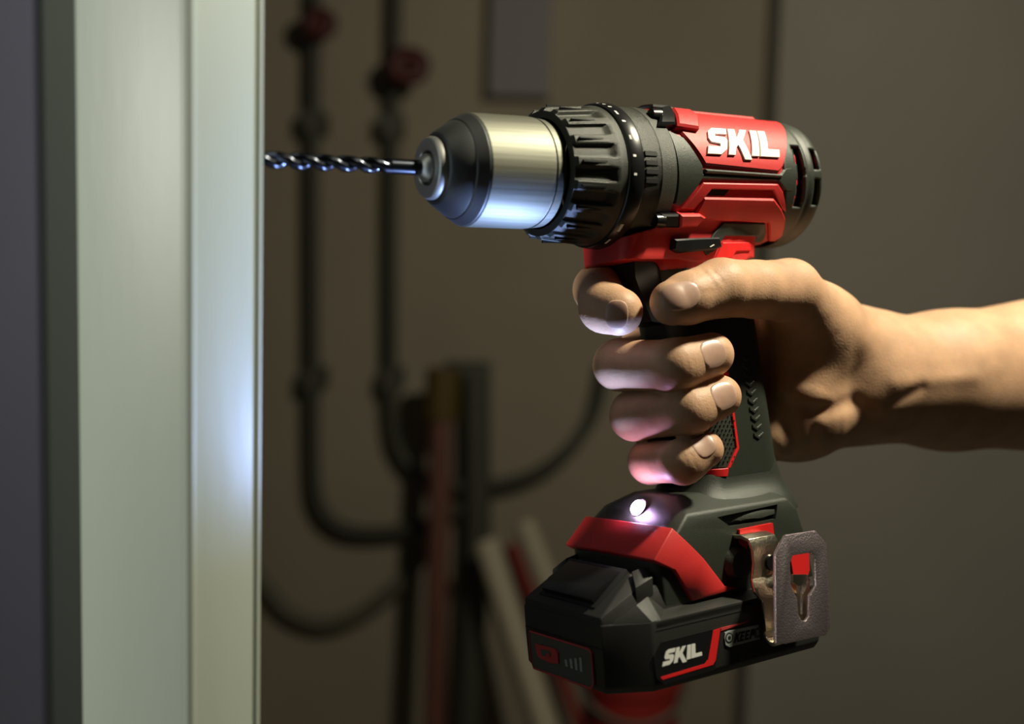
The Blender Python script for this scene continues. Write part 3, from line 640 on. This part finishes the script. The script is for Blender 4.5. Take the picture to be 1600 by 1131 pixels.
# side label
SY=-36.0
def side(name,poly,h,m,bev=.05):
    bm=bmesh.new(); prism(bm,poly,SY-h,SY+.5); return from_bm(name,bm,m,bp,None,bevel=bev)
side('side_label',[(25.0, -184.6), (29.1, -180.2), (58.0, -180.1), (58.7, -180.7), (54.0, -195.5), (29.3, -195.9), (25.8, -193.1)],.35,M['gloss'])
side('label_stripe',[(27.4, -192.8), (49.1, -192.2), (50.9, -190.9), (54.4, -180.5), (58.2, -180.2), (54.7, -191.9), (53.2, -193.4), (28.2, -193.9)],.5,M['redglow'])
q=[(28.3, -189.1), (48.1, -188.8), (47.8, -183.8), (30.9, -183.4)]
for c,u0,w in WORD: side('printed_letter',[quad(q,u0+w*a,b) for a,b in LETTERS[c]],.5,M['white'],0)
side('label_bar',[(58.0, -180.3), (73.5, -180.4), (70.1, -180.8), (58.3, -181.5)],.3,M['redline'],0)
side('sticker',[(60.5, -182.5), (62.2, -182.2), (78.2, -182.7), (78.4, -188.3), (62.3, -188.4), (60.4, -187.2), (60.0, -184.4)],.4,M['grey'])
q=[(64.6, -187.2), (75.0, -187.4), (75.6, -183.8), (65.4, -183.5)]
for c,u0,w in (('k',0,.24),('E',.28,.2),('E',.53,.2),('P',.78,.22)): side('sticker_letter',[quad(q,u0+w*a+.06*b,b) for a,b in LETTERS[c]],.55,M['dark'],0)
q=[(75.3, -187.5), (78.4, -187.6), (79.0, -183.7), (76.0, -183.7)]
side('sticker_letter',[quad(q,a,b) for a,b in LETTERS['C']],.55,M['greyp'],0)
cx,cz=(62.3, -184.8)
for r0,m,h in ((2.0,'dark',.5),(1.45,'grey',.55),(.75,'dark',.6)): side('sticker_mark',[(cx+r0*math.cos(a),cz+r0*math.sin(a)) for a in np.linspace(0,2*math.pi,21)[:-1]],h,M[m],0)
# seam line of the pack
bm=bmesh.new(); box(bm,(8.85,-26.2,-181.3),(9.2,26.2,-180.9)); from_bm('case_seam',bm,M['dark'],bp,None)
bm=bmesh.new(); box(bm,(27,-36.15,-175.9),(112,-35.9,-175.6)); from_bm('case_seam',bm,M['dark'],bp,None)

# ------------------------------------------------------------------ belt clip
def clip():
    outer=[(77.4, -153.3), (83.6, -146.8), (100.2, -147.3), (105.9, -153.2), (105.0, -185.1), (102.4, -189.0), (79.7, -188.2), (74.6, -187.2)]
    hole=[(86.6, -155.2), (96.6, -155.5), (99.0, -158.0), (98.2, -168.7), (94.6, -172.2), (93.5, -179.8), (91.2, -181.6), (88.8, -180.7), (87.5, -177.7), (87.5, -172.2), (84.5, -166.5), (84.9, -157.9)]
    bm=bmesh.new(); o=[bm.verts.new((x,-49,z)) for x,z in outer]; h=[bm.verts.new((x,-49,z)) for x,z in hole]
    eo=[bm.edges.new((o[i],o[(i+1)%len(o)])) for i in range(len(o))]; eh=[bm.edges.new((h[i],h[(i+1)%len(h)])) for i in range(len(h))]
    bmesh.ops.triangle_fill(bm,use_beauty=True,use_dissolve=False,edges=eo+eh)
    ext=bmesh.ops.extrude_face_region(bm,geom=bm.faces[:]); 
    for v in ext['geom']:
        if isinstance(v,bmesh.types.BMVert): v.co.y+=1.6
    bmesh.ops.dissolve_limit(bm,angle_limit=.02,verts=bm.verts,edges=bm.edges)
    c=from_bm('belt_clip',bm,M['nickelm'],DR,30,bevel=.45,seg=2)
    x0=min(p[0] for p in outer); x1=max(p[0] for p in outer)
    zb=min(p[1] for p in outer)
    # bent strip: from the foot out, down behind the plate and round the bottom
    prof=[(-27,-148.4),(-33,-148),(-36.5,-149),(-38,-152.5),(-38,-158),(-37.5,-164),(-40,-168.5),(-40.8,-173),(-40.8,-186)]
    cy=-44.5; r=3.7
    prof+=[(cy+r*math.cos(a),zb+4.7-r*math.sin(a)*1.15) for a in np.linspace(0.1,math.pi,12)]
    wide=[(.5,14.5),(.5,14.5),(.8,15),(.8,16),(1,17),(0,20),(-1.2,22),(2.2,x1-x0-3),(2.5,x1-x0-2)]+[(2,x1-x0-1)]*12
    V=[];F=[]
    for (y,z),(a,b) in zip(prof,wide): V+=[(x0+a,y,z),(x0+b,y,z)]
    for i in range(len(prof)-1): F.append((2*i,2*i+1,2*i+3,2*i+2))
    s=from_arr('clip_strip',V,F,M['nickel'],c,50); sm=s.modifiers.new('thickness','SOLIDIFY'); sm.thickness=.0015; sm.offset=0
    bv=s.modifiers.new('edge','BEVEL'); bv.width=.0004; bv.segments=2; bv.limit_method='ANGLE'
    # spring tongue seen through the opening
    tg=[(89.0, -163.3), (96.8, -164.5), (98.0, -166.7), (96.5, -182.5), (93.0, -181.9), (91.4, -179.1), (92.1, -168.3), (88.8, -166.0)]
    bm=bmesh.new(); prism(bm,tg,-46.2,-44.6); from_bm('spring_tongue',bm,M['nickel'],c,30,bevel=.4)
    bm=bmesh.new(); bmesh.ops.create_cone(bm,cap_ends=True,segments=24,radius1=3.2,radius2=3.0,depth=1.4,matrix=Matrix.Translation((*(84.7, -158.6)[:1],-39.2,(84.7, -158.6)[1]))@Matrix.Rotation(math.radians(90),4,'X')); from_bm('clip_screw',bm,M['gloss'],c,30)
    bm=bmesh.new(); prism(bm,[(78.0, -145.7), (96.5, -145.5), (96.8, -150.3), (82.5, -150.1), (81.1, -154.1), (78.1, -151.6)],-29.6,-26); from_bm('clip_mount',bm,M['redglow'],ft,30,bevel=.3)
    bm=bmesh.new(); prism(bm,[(105.0, -157.5), (116.4, -157.5), (116.2, -167.7), (112.5, -173.8), (106.8, -170.2)],-29.4,-26); from_bm('clip_mount',bm,M['redglow'],ft,30,bevel=.3)
    bm=bmesh.new(); bmesh.ops.create_cone(bm,cap_ends=True,segments=28,radius1=7.5,radius2=5.5,depth=5,matrix=Matrix.Translation((*(76.1, -159.0)[:1],-29.5,(76.1, -159.0)[1]))@Matrix.Rotation(math.radians(90),4,'X')); from_bm('screw_boss',bm,M['black'],ft,30,bevel=.8)
clip()

# ------------------------------------------------------------------ the hand
def build_hand():
    V,F=nets(lambda p:hand(p),(16,-60,-140),(335,75,-22),1.15)
    keep=V
    o=from_arr('person',V,F,M['skin'],None,180); o.matrix_world=TOOL
    tag(o,'bare right hand and forearm of a person gripping the red and black drill','person')
    for c,d,L,Wd in [((30.8, -19.7, -57.6), (4.4, -4.3, -0.8), 4.8, 6.0), ((65.8, -34.8, -74.7), (7.7, -0.6, 1.3), 6.6, 5.9), ((70.1, -34.5, -91.5), (9.1, -0.6, 2.1), 6.4, 5.9), ((61.1, -30.7, -110.2), (7.3, -1.0, 2.9), 5.4, 4.9), ((49.3, -37.3, -51.6), (-11.4, 4.8, -2.1), 8.4, 6.0)]:
        P0=np.array(c,float); n=grad(hand,P0[None],.5)[0]; a=np.array(d,float); a-=n*(a@n); a/=np.linalg.norm(a); b=np.cross(n,a)
        R_=9; T_=28; pts=[P0]; 
        V2=[];F2=[]
        for i in range(R_+1):
            rr=i/R_
            for k in range(T_):
                th=2*math.pi*k/T_; cu,su=math.cos(th),math.sin(th); e=2/2.6
                u=abs(cu)**e*math.copysign(1,cu)*rr; v=abs(su)**e*math.copysign(1,su)*rr
                V2.append((u,v,rr))
        UV=np.array(V2); Q=P0+UV[:,:1]*a*L+UV[:,1:2]*b*Wd+n*7
        t=np.zeros(len(Q))
        for _ in range(40): t+=.8*hand(Q-n*t[:,None])
        t=np.clip(t,0,11); X=Q-n*t[:,None]; X=X+n*(((P0-X)@n)*.3*(UV[:,2]<.99))[:,None]; N=grad(hand,X,.5)
        off=np.where(UV[:,2]<.99,.20,-.3)-np.where(UV[:,2]>.85,.08,0)
        X=X+N*off[:,None]
        for i in range(R_):
            for k in range(T_): q=i*T_+k; r=i*T_+(k+1)%T_; F2.append((q,r,r+T_,q+T_))
        nl=from_arr('fingernail',X,F2,M['nail'],o,40)
build_hand()
